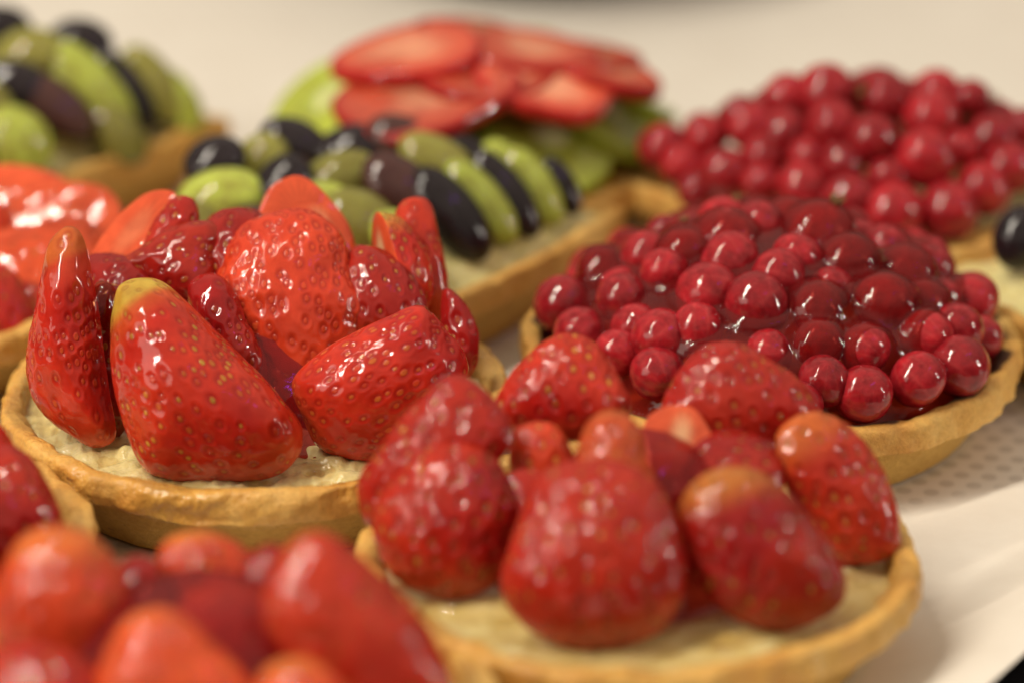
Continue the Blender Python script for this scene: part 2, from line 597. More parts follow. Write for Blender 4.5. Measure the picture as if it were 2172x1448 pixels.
def build_setting():
    # counter top, one broad sheet under everything
    n = 60
    g = np.linspace(-400, 400, n)
    X, Y = np.meshgrid(g, g)
    V = np.stack([X, Y, np.full_like(X, -2.2)], -1).reshape(-1, 3)
    o = link_mesh('counter', V, grid_quads(n, n, False), None, M_COUNTER, smooth=False, orient='up')
    tag(o, kind='structure')
    # tray: base plate with an upturned lip, seen as the dark corner past the sheet
    o0 = p_a + OUTW * 0.9
    prof = [(-62, -0.10), (-0.3, -0.10), (0.1, 0.0), (0.35, 0.25), (0.6, 0.32), (0.8, 0.25), (0.72, 0.05), (0.3, -0.35), (-0.2, -0.5), (-62, -0.5)]
    ts = np.linspace(-24, 75, 40)
    V = []
    for t in ts:
        for r, z in prof:
            p = o0 + EDGE * t + OUTW * r
            V.append((p[0], p[1], z))
    np_ = len(prof)
    q = grid_quads(len(ts), np_, True)
    tray = thing('baking_tray', (o0[0], o0[1], -2.19), 'dark metal baking tray showing as the black corner past the parchment edge', 'tray')
    link_mesh('tray_plate', np.array(V), q, None, M_TRAY, tray, smooth=False)
    sup = []
    for (t, r) in ((-20, -2), (-20, -58), (70, -2), (70, -58)):
        p = o0 + EDGE * t + OUTW * r
        bx = []
        for z in (-2.2, -0.5):
            for a in range(16):
                an = a / 16 * 2 * math.pi
                bx.append((p[0] + 1.2 * math.cos(an), p[1] + 1.2 * math.sin(an), z))
        link_mesh('foot', np.array(bx), grid_quads(2, 16, True), None, M_TRAY, tray, loc=(p[0], p[1], -2.2))
    # parchment
    nu, nv = 260, 200
    ts = np.linspace(-23, 74, nu)
    rs = np.linspace(-61, 0.55, nv)
    T, R = np.meshgrid(ts, rs, indexing='ij')
    w1, w2 = Waves(3, 0.12), Waves(4, 0.5)
    PX = p_a[0] + EDGE[0] * T + OUTW[0] * R
    PY = p_a[1] + EDGE[1] * T + OUTW[1] * R
    P3 = np.stack([PX, PY, np.zeros_like(PX)], -1).reshape(-1, 3)
    Z = 0.02 * w2(P3) + 0.02 * w1(P3) - 0.05
    lift = 0.55 * sstep(-2.6, 0.6, R.reshape(-1)) ** 1.6 * (1 + 0.3 * w1(P3))
    P3[:, 2] = np.minimum(Z, 0.0) + lift
    ob = link_mesh('parchment_sheet', P3, grid_quads(nu, nv, False), None, paper_material(), orient='up')
    tag(ob, 'cream sheet of baking parchment spread under all the fruit tarts', 'baking paper')
    # dark dish whose foot just enters the picture at the top
    pd = pt_z(1150, -8, 0.0)
    R0 = 3.6
    c = pd + np.array([0, R0, 0])
    prof = [(0, 0), (R0, 0), (R0 + 0.3, 0.15), (R0 + 1.6, 1.6), (R0 + 2.6, 3.6), (R0 + 2.9, 4.2), (R0 + 2.7, 4.25), (R0 + 2.3, 3.6), (R0 + 1.2, 1.7), (R0 - 0.2, 0.5), (0, 0.4)]
    nt_ = 96
    V = []
    for r, z in prof:
        for a in range(nt_):
            an = a / nt_ * 2 * math.pi
            V.append((c[0] + max(r, 0.02) * math.cos(an), c[1] + max(r, 0.02) * math.sin(an), z))
    ob = link_mesh('bowl', np.array(V), grid_quads(len(prof), nt_, True), None, M_DISH, loc=(c[0], c[1], 0))
    tag(ob, 'blurred dark brown bowl just showing its foot at the top edge, behind every tart', 'bowl')


build_setting()


# ---------------------------------------------------------------- tart shells
class Tart:
    def __init__(self, name, px, py, label, R=4.5, boat=None, rot=0.0, group=None, seed=1, z_rim=1.45, dome=None):
        self.c = pt_z(px, py, z_rim)
        self.R, self.boat, self.rot, self.seed = R, boat, math.radians(rot), seed
        self.dome = dome
        self.root = thing(name, (self.c[0], self.c[1], 0), label, 'fruit tart', group)

    def rho(self, th):
        if not self.boat:
            return np.full_like(th, self.R)
        a, b = self.boat
        lo, hi = np.zeros_like(th), np.full_like(th, a * 1.2)
        for _ in range(40):
            m = (lo + hi) / 2
            f = (m * np.abs(np.cos(th)) / a) ** 1.32 + (m * np.abs(np.sin(th)) / b) ** 1.05
            hi = np.where(f > 1, m, hi)
            lo = np.where(f > 1, lo, m)
        return lo

    def frac(self, x, y):
        dx, dy = x - self.c[0], y - self.c[1]
        c, s = math.cos(-self.rot), math.sin(-self.rot)
        lx, ly = dx * c - dy * s, dx * s + dy * c
        return np.hypot(lx, ly) / self.rho(np.arctan2(ly, lx))

    def dome_z(self, x, y):
        z0, h, e = self.dome
        f = np.clip(self.frac(x, y), 0, 1.2)
        return z0 + h * (1 - f ** e)

    def on_dome(self, px, py):
        d = ray(px, py)
        t = np.linspace(50, 110, 1500)
        P = CAM + d * t[:, None]
        g = P[:, 2] - self.dome_z(P[:, 0], P[:, 1])
        f = self.frac(P[:, 0], P[:, 1])
        ok = np.where((g < 0) & (f < 1.0))[0]
        if len(ok):
            return P[ok[0]]
        i = np.argmin(np.where(f < 0.98, g, 1e9))
        return P[i]

    def shell(self, glaze=0.5, wob=0.03, burn=0.25, rim_h=0.0, res=420):
        prof = np.array([(0.02, 0.0), (0.40, 0.0), (0.775, 0.0), (0.80, 0.01), (0.81, 0.04), (0.875, 0.5), (0.948, 0.98), (0.962, 1.02), (0.993, 1.035),
                         (1.0, 1.06), (1.004, 1.22), (1.003, 1.42), (0.998, 1.52), (0.988, 1.57), (0.967, 1.59), (0.935, 1.575), (0.915, 1.50), (0.90, 1.30), (0.885, 0.9), (0.5, 0.85), (0.02, 0.85)])
        seg = np.hypot(np.diff(prof[:, 0]) * 4.5, np.diff(prof[:, 1]))
        s = np.concatenate([[0], np.cumsum(seg)])
        # denser where it is seen
        n = 150
        ss = np.linspace(s[1], s[-3], n)
        pr = np.stack([np.interp(ss, s, prof[:, 0]), np.interp(ss, s, prof[:, 1])], 1)
        for _ in range(1):
            pr[1:-1] = pr[1:-1] * 0.5 + (pr[:-2] + pr[2:]) * 0.25
        th = np.linspace(0, 2 * math.pi, res, endpoint=False)
        rh = self.rho(th)
        if self.boat:
            for _ in range(2):
                rh = rh * 0.5 + (np.roll(rh, 1) + np.roll(rh, -1)) * 0.25
        c, sn = np.cos(th + self.rot), np.sin(th + self.rot)
        ux, uy = np.cos(th), np.sin(th)
        rr = pr[:, 0][:, None] * rh[None, :]
        ZZ = np.repeat(pr[:, 1][:, None], res, 1)
        lp = np.stack([rr * ux, rr * uy, ZZ], -1).reshape(-1, 3)
        w_lo, w_mid, w_hi = Waves(self.seed, 0.7), Waves(self.seed + 50, 3.2), Waves(self.seed + 90, 11.0)
        rimf = sstep(0.90, 1.06, lp[:, 2])
        outer = np.hypot(lp[:, 0], lp[:, 1])
        ang = np.stack([np.cos(np.tile(th, n)) * 4.5, np.sin(np.tile(th, n)) * 4.5, np.zeros(n * res)], 1)
        rough = 0.4 if self.boat else 1.0
        dr = wob * 1.4 * w_lo(ang) + rough * (0.012 + 0.03 * rimf) * w_mid(lp) + 0.024 * w_hi(lp) * (0.4 + rimf)
        dz = rimf * (0.05 * w_lo(ang + 7) + 0.035 * w_mid(ang) + 0.022 * w_mid(lp + 3) + 0.008 * w_hi(lp + 9) + rim_h)
        # a slightly raised, ragged seam where the pastry was trimmed against the tin
        seam = np.exp(-((lp[:, 2] - 1.03) / 0.05) ** 2)
        dr = dr + seam * (0.025 + 0.03 * w_mid(ang + 2))
        k = (outer + dr) / np.maximum(outer, 1e-3)
        lx, ly = lp[:, 0] * k, lp[:, 1] * k
        cR, sR = math.cos(self.rot), math.sin(self.rot)
        V = np.stack([self.c[0] + lx * cR - ly * sR, self.c[1] + lx * sR + ly * cR, np.maximum(lp[:, 2] + dz * (lp[:, 2] > 0.3), 0.0)], 1)
        drip = 1.0 + 0.16 * w_lo(ang + 3) + 0.10 * Waves(self.seed + 7, 1.6)(ang)
        gz = sstep(-0.03, 0.03, lp[:, 2] - drip) * glaze * np.clip(0.75 + 0.5 * w_mid(lp + 1), 0.1, 1)
        rf = outer / np.maximum(np.tile(rh, n), 1e-3)
        bn = burn * sstep(0.962, 0.945, rf + 0.028 * w_mid(ang * 1.3) + 0.012 * w_hi(lp)) * (lp[:, 2] > 1.2)
        rimc = sstep(0.92, 1.04, lp[:, 2] + 0.04 * w_mid(lp))
        return link_mesh('crust', V, grid_quads(n, res, True), None, M_CRUST, self.root, loc=(self.c[0], self.c[1], 0),
                         attrs={'rim': rimc, 'glaze': gz, 'burn': bn})

    def filling(self, name, mat, zfun, rmax=0.90, amp=0.05, seed=0, nr=90, nth=260, lump=2.2, fine=0.45):
        th = np.linspace(0, 2 * math.pi, nth, endpoint=False)
        rh = self.rho(th)
        f = np.linspace(0.004, 1, nr) ** 0.8 * rmax
        F, TH = np.meshgrid(f, th, indexing='ij')
        r = F * rh[None, :]
        x = self.c[0] + r * np.cos(TH + self.rot)
        y = self.c[1] + r * np.sin(TH + self.rot)
        P = np.stack([x, y, np.zeros_like(x)], -1).reshape(-1, 3)
        w, w2 = Waves(seed + 11, lump), Waves(seed + 31, lump * 3.2)
        z = zfun(F.reshape(-1), P) + amp * (w(P) + fine * w2(P))
        P[:, 2] = z
        return link_mesh(name, P, grid_quads(nr, nth, True), None, mat, self.root, loc=(self.c[0], self.c[1], 1.3), orient='up')


# ---------------------------------------------------------------- fruit
RED = np.array([0.42, 0.010, 0.008])
RED2 = np.array([0.56, 0.032, 0.012])
DARK = np.array([0.22, 0.005, 0.008])
PALE = np.array([0.78, 0.36, 0.06])
GREENISH = np.array([0.52, 0.46, 0.06])
FLESH = np.array([0.66, 0.085, 0.030])
CORE = np.array([0.86, 0.48, 0.26])


def strawberry(tart, px, py, dy, length, width, alpha, lean=0, yaw=0, pitch=0, front=0.42, back=0.07, taper=0.30, seed=1,
               res=(150, 200), tip=0.0, green=0.0, base_pale=0.15, tone=0.0, cut_front=False, core=1.0, name='strawberry_half', seeds=250,
               dimple=1.0, lump=0.075, foot=None):
    """one strawberry half: egg-shaped skin, flat cut back; sizes in picture pixels, depths in centimetres"""
    rs = np.random.RandomState(seed)
    if foot is not None:                      # the point where it stands in the custard fixes its distance
        dy = pt_z(foot[0], foot[1], 1.2)[1] - tart.c[1] + dy
    c = pt_y(px, py, tart.c[1] + dy)
    k = cm_per_px(c)
    Lc, Wc = length * k, width * k
    nu, nv = res
    ph = np.linspace(0.03, math.pi - 0.03, nu)
    nb = nv // 4
    v = np.concatenate([np.linspace(-math.pi / 2, math.pi / 2, nv - nb), np.linspace(math.pi / 2, 1.5 * math.pi, nb + 2)[1:-1]])
    PH, VV = np.meshgrid(ph, v, indexing='ij')
    yy = -np.cos(PH)

    def prof(y, s):
        return s ** 0.92 * (1 - taper * y)
    mx = prof(-np.cos(np.linspace(0, math.pi, 400)), np.sin(np.linspace(0, math.pi, 400))).max()
    R = prof(yy, np.sin(PH)) / mx
    cz = np.cos(VV)
    x = R * np.sin(VV) * Wc / 2
    z = np.where(cz > 0, R * cz * Wc * front, R * cz * Wc * back)
    y = yy * Lc / 2
    P = np.stack([x, y, z], -1).reshape(-1, 3)
    Q = None
    if seeds:
        i = np.arange(seeds) + 0.5
        sy = 1 - 2 * i / seeds
        sv = (i * 2.399963 + rs.normal(0, 0.10, seeds)) % (2 * math.pi)
        sph = np.arccos(np.clip(-sy + rs.normal(0, 0.02, seeds), -0.985, 0.985))
        sy = -np.cos(sph)
        sR = prof(sy, np.sin(sph)) / mx
        Q = np.stack([sR * np.sin(sv) * Wc / 2, sy * Lc / 2, sR * np.cos(sv) * Wc * front], 1)[np.cos(sv) > 0.05]
    return dress(tart, name, c, basis(alpha, lean, yaw, pitch), P, nu, nv, cz.reshape(-1), Lc, Wc, Q, seed, rs, tip, green, base_pale, tone, core, dimple, lump)


def shaped(tart, outline, alpha, foot=None, dy=0.0, yaw=0, pitch=15, bulge=0.42, back=0.06, seed=1, res=(150, 260), tip=0.0, green=0.0, base_pale=0.1,
           tone=0.0, core=1.0, dimple=1.0, lump=0.05, spacing=0.30, cut=False, seedtone=0.7, name='strawberry_half'):
    """a strawberry piece with its own outline: full bulging skin on one side, flat cut on the other"""
    rs = np.random.RandomState(seed)
    O = np.array(outline, float)
    ctr = O.mean(0)
    if foot is not None:
        p0 = pt_z(foot[0], foot[1], 1.36) + np.array([0, dy, 0])
    else:
        p0 = pt_y(ctr[0], ctr[1], tart.c[1] + dy)
    Bm = basis(alpha, 0, yaw, pitch)
    ya, pi_ = math.radians(yaw), math.radians(pitch)
    n = -FWD * math.cos(ya) * math.cos(pi_) + RT * math.sin(ya) * math.cos(pi_) + UP * math.sin(pi_)
    # tip axis laid into the plane of the cut
    al = math.radians(alpha)
    a = RT * math.cos(al) + UP * math.sin(al)
    a = a - n * np.dot(a, n)
    a /= np.linalg.norm(a)
    Bm = np.stack([np.cross(a, n), a, n], 1)

    def to_plane(p):
        d = ray(p[0], p[1])
        return CAM + d * (np.dot(p0 - CAM, n) / np.dot(d, n))
    W = np.array([to_plane(p) for p in O])
    c = to_plane(ctr)
    L2 = (W - c) @ Bm[:, :2]
    if cut:                                   # seen from the cut side: the skin bulges away behind it
        Bm = Bm * np.array([-1, 1, -1])
        L2 = L2 * np.array([-1, 1])
    # smooth closed outline, resampled by angle round the centre
    m = len(L2)
    fine = []
    for i in range(m):
        q0, q1, q2, q3 = L2[i - 1], L2[i], L2[(i + 1) % m], L2[(i + 2) % m]
        for t in np.linspace(0, 1, 16, endpoint=False):
            fine.append(0.5 * (2 * q1 + (q2 - q0) * t + (2 * q0 - 5 * q1 + 4 * q2 - q3) * t * t + (3 * q1 - q0 - 3 * q2 + q3) * t ** 3))
    fine = np.array(fine)
    ang = np.arctan2(fine[:, 1], fine[:, 0])
    rad = np.hypot(fine[:, 0], fine[:, 1])
    o = np.argsort(ang)
    ang, rad = ang[o], rad[o]
    ang = np.concatenate([ang - 2 * math.pi, ang, ang + 2 * math.pi])
    rad = np.concatenate([rad] * 3)
    nu, nv = res
    th = np.linspace(-math.pi, math.pi, nv, endpoint=False)
    R = np.interp(th, ang, rad)
    for _ in range(max(1, nv // 90)):
        R = R * 0.5 + (np.roll(R, 1) + np.roll(R, -1)) * 0.25
    Rf = lambda t: np.interp((t + math.pi) % (2 * math.pi) - math.pi, np.concatenate([th, [math.pi]]), np.concatenate([R, [R[0]]]))
    x0, y0 = fine.min(0)
    x1, y1 = fine.max(0)
    Wc, Lc = x1 - x0, y1 - y0
    T, Tb = bulge * min(Wc, Lc), back * min(Wc, Lc)
    nb = max(10, nu // 6) if not cut else nu // 2
    ph = np.concatenate([np.linspace(0.02, math.pi / 2, nu - nb), np.linspace(math.pi / 2, math.pi - 0.02, nb + 1)[1:]])
    PH, TH = np.meshgrid(ph, th, indexing='ij')
    f, cz = np.sin(PH), np.cos(PH)
    rr = f * R[None, :]
    P = np.stack([rr * np.cos(TH), rr * np.sin(TH), np.where(cz > 0, T * cz, Tb * cz)], -1).reshape(-1, 3)
    area2 = 0.5 * abs(np.sum(fine[:, 0] * np.roll(fine[:, 1], -1) - fine[:, 1] * np.roll(fine[:, 0], -1)))
    N = int(1.45 * area2 / (spacing ** 2 * 0.87))
    Q = None
    if not cut and N > 4:
        i = np.arange(N) + 0.5
        zz = np.clip(1 - 0.98 * i / N + rs.normal(0, 0.012, N), 0.02, 1)
        tt = i * 2.399963 + rs.normal(0, 0.12, N)
        ff = np.sqrt(1 - zz ** 2)
        r_ = ff * Rf(tt)
        Q = np.stack([r_ * np.cos(tt), r_ * np.sin(tt), T * zz], 1)
    return dress(tart, name, c, Bm, P, nu, nv, cz.reshape(-1), Lc, Wc, Q, seed, rs, tip, green, base_pale, tone, core, dimple, lump, seedtone)


def dress(tart, name, c, Bm, P, nu, nv, czf, Lc, Wc, Q, seed, rs, tip, green, base_pale, tone, core, dimple, lump, seedtone=0.7):
    wl_ = Waves(seed * 7 + 1, 1.25, octaves=1)
    wm_ = Waves(seed * 7 + 2, 5.0)
    P *= (1 + lump * wl_(P))[:, None]
    skin = czf > -0.02
    # surface normals of the plain body
    G = P.reshape(nu, nv, 3)
    du = np.gradient(G, axis=0)
    dv = np.roll(G, -1, 1) - np.roll(G, 1, 1)
    nrm = np.cross(dv, du).reshape(-1, 3)
    nrm /= np.maximum(np.linalg.norm(nrm, axis=1), 1e-9)[:, None]
    out = P * np.array([1, 0.7, 1])
    nrm *= np.sign((nrm * out).sum(1) + 1e-9)[:, None]
    # colours: the skin ripens unevenly, the shoulder is paler
    m = 0.5 + 0.5 * np.clip(wm_(P * 0.5) * 0.8 + 0.25 * wm_(P), -1, 1)
    col = RED[None] * (1 - m[:, None]) + RED2[None] * m[:, None]
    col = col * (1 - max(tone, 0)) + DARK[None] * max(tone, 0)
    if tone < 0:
        col = col * (1 + tone) + np.array([0.74, 0.12, 0.03])[None] * (-tone)
    tipm = sstep(0.50, 1.05, P[:, 1] / (Lc / 2) + 0.18 * wl_(P * 1.3)) * tip
    col = col * (1 - tipm[:, None]) + PALE[None] * tipm[:, None]
    gm = sstep(0.86, 1.02, P[:, 1] / (Lc / 2) + 0.12 * wl_(P * 1.7) - 0.10 * P[:, 0] / (Wc / 2)) * green
    col = col * (1 - gm[:, None]) + GREENISH[None] * gm[:, None]
    bm = sstep(0.55, 1.05, -P[:, 1] / (Lc / 2) + 0.2 * wl_(P + 2)) * base_pale
    col = col * (1 - bm[:, None]) + PALE[None] * bm[:, None]
    disp = 0.010 * wm_(P)
    if Q is not None:
        Q *= (1 + lump * wl_(Q))[:, None]
        size = rs.uniform(0.62, 1.15, len(Q))
        yel = rs.uniform(-0.1, 0.9, len(Q)) * seedtone
        own = np.zeros(len(P), dtype=int)
        best = np.full(len(P), 9.0)
        bsz = np.ones(len(P))
        for j in range(len(Q)):
            d = P - Q[j]
            d2 = np.sqrt((d[:, 1] / 1.5) ** 2 + d[:, 0] ** 2 + d[:, 2] ** 2) / size[j]
            u = d2 < best
            best[u] = d2[u]
            bsz[u] = size[j]
            own[u] = j
        best[~skin] = 9
        disp += dimple * (-0.030 * np.exp(-(best / 0.082) ** 2) + 0.008 * np.exp(-((best - 0.135) / 0.045) ** 2))
        sd = sstep(0.050, 0.030, best)
        disp += dimple * 0.020 * sd
        sc_ = np.array([0.60, 0.33, 0.045])[None] * (0.55 + 0.45 * np.clip(wm_(P * 0.4) + 0.5, 0, 1))[:, None]
        sd = sd * np.clip(yel[own], 0.06, 0.85)
        ring = np.exp(-((best - 0.06) / 0.03) ** 2) * 0.35
        col = col * (1 - ring[:, None]) + DARK[None] * ring[:, None]
        col = col * (1 - sd[:, None]) + sc_ * sd[:, None]
    # cut face: pale core, red rim
    cutm = sstep(0.02, -0.12, czf)
    rr = np.abs(P[:, 0]) / (Wc / 2)
    radial = np.hypot(rr * 1.5, P[:, 1] / (Lc / 2) * 0.95)
    corem = sstep(0.75, 0.15, radial + 0.10 * wm_(P * 0.8)) * core
    rays = 0.5 + 0.5 * np.sin(np.arctan2(P[:, 1], P[:, 0]) * 26 + wl_(P) * 2)
    cc = FLESH[None] * (1 - corem[:, None]) + CORE[None] * corem[:, None]
    cc = cc * (1 - 0.20 * (rays * sstep(0.9, 0.5, radial))[:, None])
    col = col * (1 - cutm[:, None]) + cc * cutm[:, None]
    disp = np.where(cutm > 0.5, 0.012 * wm_(P * 0.7), disp)
    P = P + nrm * disp[:, None]
    # poles
    p0, p1 = P[:nv].mean(0), P[-nv:].mean(0)
    P = np.vstack([P, p0[None], p1[None]])
    col = np.vstack([col, col[:nv].mean(0)[None], col[(nu - 1) * nv:nu * nv].mean(0)[None]])
    Wd = P @ Bm.T + c
    q = grid_quads(nu, nv, True)
    t = cap(nu, nv, nu * nv, nu * nv + 1)
    return link_mesh(name, Wd, q, t, M_STRAW, tart.root, loc=c, cols=np.clip(col, 0, 1))


def slice_disc(tart, px, py, z, length, width, alpha, thick, tiltn, kind, seed, name):
    """a slice lying nearly flat; tiltn is its face normal, alpha the heading of its long axis on the table"""
    c = pt_z(px, py, z)
    k = cm_per_px(c)
    Lc, Wc = length * k, width * k
    n = np.array(tiltn, float)
    n /= np.linalg.norm(n)
    al = math.radians(alpha)
    a = np.array([math.cos(al), math.sin(al), 0.0])
    a = a - n * np.dot(a, n)
    a /= np.linalg.norm(a)
    b = np.cross(n, a)
    nth, nr = 96, 26
    th = np.linspace(0, 2 * math.pi, nth, endpoint=False)
    rows = []
    w = Waves(seed, 1.5)
    e = [(f, 0.5) for f in np.linspace(0.02, 0.93, nr)] + [(0.975, 0.46), (1.0, 0.3), (1.01, 0.0), (1.0, -0.3), (0.97, -0.46), (0.9, -0.5), (0.5, -0.5), (0.02, -0.5)]
    fr, hz = np.array(e).T
    F, TH = np.meshgrid(fr, th, indexing='ij')
    HZ = np.repeat(hz[:, None], nth, 1)
    if kind == 'strawberry':
        out = 1 - 0.22 * np.cos(TH) * (np.abs(np.sin(TH)))
        X, Y = np.cos(TH) * F * Lc / 2, np.sin(TH) * F * Wc / 2 * (1 - 0.30 * np.cos(TH))
    else:
        X, Y = np.cos(TH) * F * Lc / 2, np.sin(TH) * F * Wc / 2
    P = np.stack([X, Y, HZ * thick], -1).reshape(-1, 3)
    P[:, :2] *= (1 + 0.05 * w(P))[:, None]
    P[:, 2] += 0.05 * w(P * 0.6)
    f = F.reshape(-1)
    tt = TH.reshape(-1)
    rays = 0.5 + 0.5 * np.sin(tt * 30 + 2 * w(P))
    if kind == 'strawberry':
        m = sstep(0.70, 0.2, f + 0.12 * w(P * 2))
        col = np.array([0.62, 0.085, 0.042])[None] * (1 - m[:, None]) + np.array([0.74, 0.27, 0.16])[None] * m[:, None]
        e_ = sstep(0.82, 0.99, f)
        col = col * (1 - e_[:, None]) + np.array([0.42, 0.014, 0.012])[None] * e_[:, None]
        under = (HZ.reshape(-1) < 0.2)
        col[under] = np.array([0.40, 0.016, 0.012])
    else:
        col = np.array([0.46, 0.47, 0.060])[None] * (1 - 0.15 * rays[:, None])
        core = sstep(0.34, 0.18, f)
        col = col * (1 - core[:, None]) + np.array([0.70, 0.68, 0.34])[None] * core[:, None]
        sd = np.exp(-((f - 0.44) / 0.09) ** 2) * sstep(0.55, 0.95, 0.5 + 0.5 * np.sin(tt * 34))
        col = col * (1 - 0.85 * sd[:, None]) + 0.02 * sd[:, None]
        e_ = sstep(0.88, 1.0, f)
        col = col * (1 - 0.6 * e_[:, None]) + 0.6 * e_[:, None] * np.array([0.34, 0.42, 0.03])[None]
    Wd = P[:, :1] * a + P[:, 1:2] * b + P[:, 2:] * n + c
    return link_mesh(name, Wd, grid_quads(len(e), nth, True), None, M_KIWI if kind == 'kiwi' else M_SLICE, tart.root, loc=c, cols=np.clip(col, 0, 1))


def ball_mesh(name, mat, nu=40, nv=56, seed=0, lump=0.03):
    """unit ball, a little uneven, blossom end at +Y"""
    ph = np.linspace(0.04, math.pi - 0.04, nu)
    v = np.linspace(0, 2 * math.pi, nv, endpoint=False)
    PH, VV = np.meshgrid(ph, v, indexing='ij')
    P = np.stack([np.sin(PH) * np.cos(VV), -np.cos(PH), np.sin(PH) * np.sin(VV)], -1).reshape(-1, 3)
    P *= (1 + lump * Waves(seed, 1.7)(P))[:, None]
    P = np.vstack([P, P[:nv].mean(0)[None], P[-nv:].mean(0)[None]])
    o = link_mesh(name, P, grid_quads(nu, nv, True), cap(nu, nv, nu * nv, nu * nv + 1), mat)
    me = o.data
    bpy.data.objects.remove(o)
    return me


def place_mesh(name, me, tart, c, Bm, scale, parent=None):
    from mathutils import Matrix
    o = bpy.data.objects.new(name, me)
    SC.collection.objects.link(o)
    o.parent = parent or tart.root
    if parent is None:
        o.location = [float(v) * S - pl for v, pl in zip(c, world_loc(tart.root))]
        o.rotation_euler = Matrix([[float(q) for q in r] for r in Bm]).to_euler()
        o.scale = scale
    return o


CURRANTS = [ball_mesh('redcurrant', M_CURR, seed=i + 3, lump=0.02 + 0.012 * i) for i in range(4)]
GRAPES = {}
for nm, mt in (('black', M_BLACK), ('purple', M_PURPLE), ('green', M_GREEN), ('olive', M_OLIVE)):
    GRAPES[nm] = [ball_mesh('grape_half', mt, seed=40 + i, lump=0.03) for i in range(2)]


def calyx_mesh():
    V, T = [], []
    r = np.random.RandomState(5)
    for j in range(9):
        a = j / 9 * 2 * math.pi + r.uniform(-0.3, 0.3)
        tl = r.uniform(0.25, 0.55)
        sp = r.uniform(0.1, 0.45)
        base = np.array([0.09 * math.cos(a), 0.95, 0.09 * math.sin(a)])
        tipp = np.array([sp * math.cos(a), 0.97 + tl, sp * math.sin(a)])
        s = np.array([-math.sin(a), 0, math.cos(a)]) * 0.07
        nn = np.array([math.cos(a), 0.2, math.sin(a)]) * 0.05
        mid = base * 0.4 + tipp * 0.6
        i0 = len(V)
        V += [base + s, base - s, base + nn, base - nn, mid + s * 0.8, mid - s * 0.8, mid + nn, mid - nn, tipp]
        for p, q in ((0, 2), (2, 1), (1, 3), (3, 0)):
            T += [(i0 + p, i0 + q, i0 + q + 4), (i0 + p, i0 + q + 4, i0 + p + 4), (i0 + p + 4, i0 + q + 4, i0 + 8)]
    o = link_mesh('calyx', np.array(V), None, np.array(T), M_CALYX)
    me = o.data
    bpy.data.objects.remove(o)
    return me


CALYX = calyx_mesh()


def redcurrant(tart, c, r_cm, rs, with_calyx):
    al = rs.uniform(0, 360)
    Bm = basis(al, rs.uniform(-70, 50), rs.uniform(-40, 40), rs.uniform(-40, 40))
    s = [r_cm * rs.uniform(0.95, 1.05) for _ in range(3)]
    o = place_mesh('redcurrant', CURRANTS[rs.randint(4)], tart, c, Bm, s)
    if with_calyx:
        place_mesh('calyx', CALYX, tart, None, None, None, parent=o)
    return o


def currant_pile(tart, listed, n_total, r_mean, fmax, seed, sink=0.10, mind=0.80):
    rs = np.random.RandomState(seed)
    pts, rad = [], []
    for (px, py, dpx) in listed:
        c = tart.on_dome(px, py)
        r = dpx * 0.53 * cm_per_px(c)
        pts.append(c + np.array([0, 0, rs.uniform(-0.05, 0.05)]))
        rad.append(r)
    tries = 0
    while len(pts) < n_total and tries < 20000:
        tries += 1
        f = math.sqrt(rs.uniform(0, 1)) * fmax
        th = rs.uniform(0, 2 * math.pi)
        rr = f * tart.rho(np.array([th]))[0]
        x = tart.c[0] + rr * math.cos(th + tart.rot)
        y = tart.c[1] + rr * math.sin(th + tart.rot)
        z = float(tart.dome_z(x, y)) - sink + rs.uniform(-0.12, 0.08)
        p = np.array([x, y, z])
        r = r_mean * rs.uniform(0.82, 1.1)
        d = np.linalg.norm(np.array(pts) - p, axis=1)
        if len(pts) and (d < (np.array(rad) + r) * mind).any():
            continue
        pts.append(p)
        rad.append(r)
    for i, (p, r) in enumerate(zip(pts, rad)):
        redcurrant(tart, p, r, rs, rs.uniform() < 0.30)
    return np.array(pts), np.array(rad)


def jelly_over(tart, pts, rad, mat, seed, level=-0.12, fill=0.30, cover=0.25, rmax=0.90):
    """glaze lying over a heap of berries: sags between them, climbs up and here and there over them"""
    rs = np.random.RandomState(seed)
    cov = np.where(rs.uniform(size=len(pts)) < cover, 1.0, 0.0)

    def zf(F, P):
        z = np.array(tart.dome_z(P[:, 0], P[:, 1])) + level
        edge = sstep(rmax, rmax - 0.16, F)
        top = np.full(len(P), -9.0)
        for p, r, cv in zip(pts, rad, cov):
            d = np.hypot(P[:, 0] - p[0], P[:, 1] - p[1])
            hgt = p[2] + (r * (0.62 if cv == 0 else 1.07)) * np.sqrt(np.clip(1 - (d / (r * 1.25)) ** 2, 0, 1)) - (0.25 if cv == 0 else 0.0)
            hgt = np.where(d < r * 1.25, hgt, -9)
            top = np.maximum(top, hgt)
        k = 9.0
        zz = np.log(np.exp(k * np.clip(z, -5, 9)) + np.exp(k * np.clip(top, -5, 9))) / k
        return zz * edge + (1 - edge) * 1.22
    return tart.filling('glaze', mat, zf, rmax=rmax, amp=0.02, seed=seed, nr=170, nth=420, lump=2.0)


def grape(tart, px, py, w, l, alpha, kind, lean=0.0, lift=0.0, depth=0.75, rs=random.Random(4)):
    c = tart.on_dome(px, py) + np.array([0, 0, lift])
    k = cm_per_px(c)
    # long axis follows the slope of the heap
    Bm = basis(alpha, lean, 0, 35)
    me = GRAPES[kind][rs.randrange(2)]
    return place_mesh('grape_half', me, tart, c, Bm, (w * 0.56 * k, l * 0.46 * k, min(w, l) * 0.56 * k * depth))


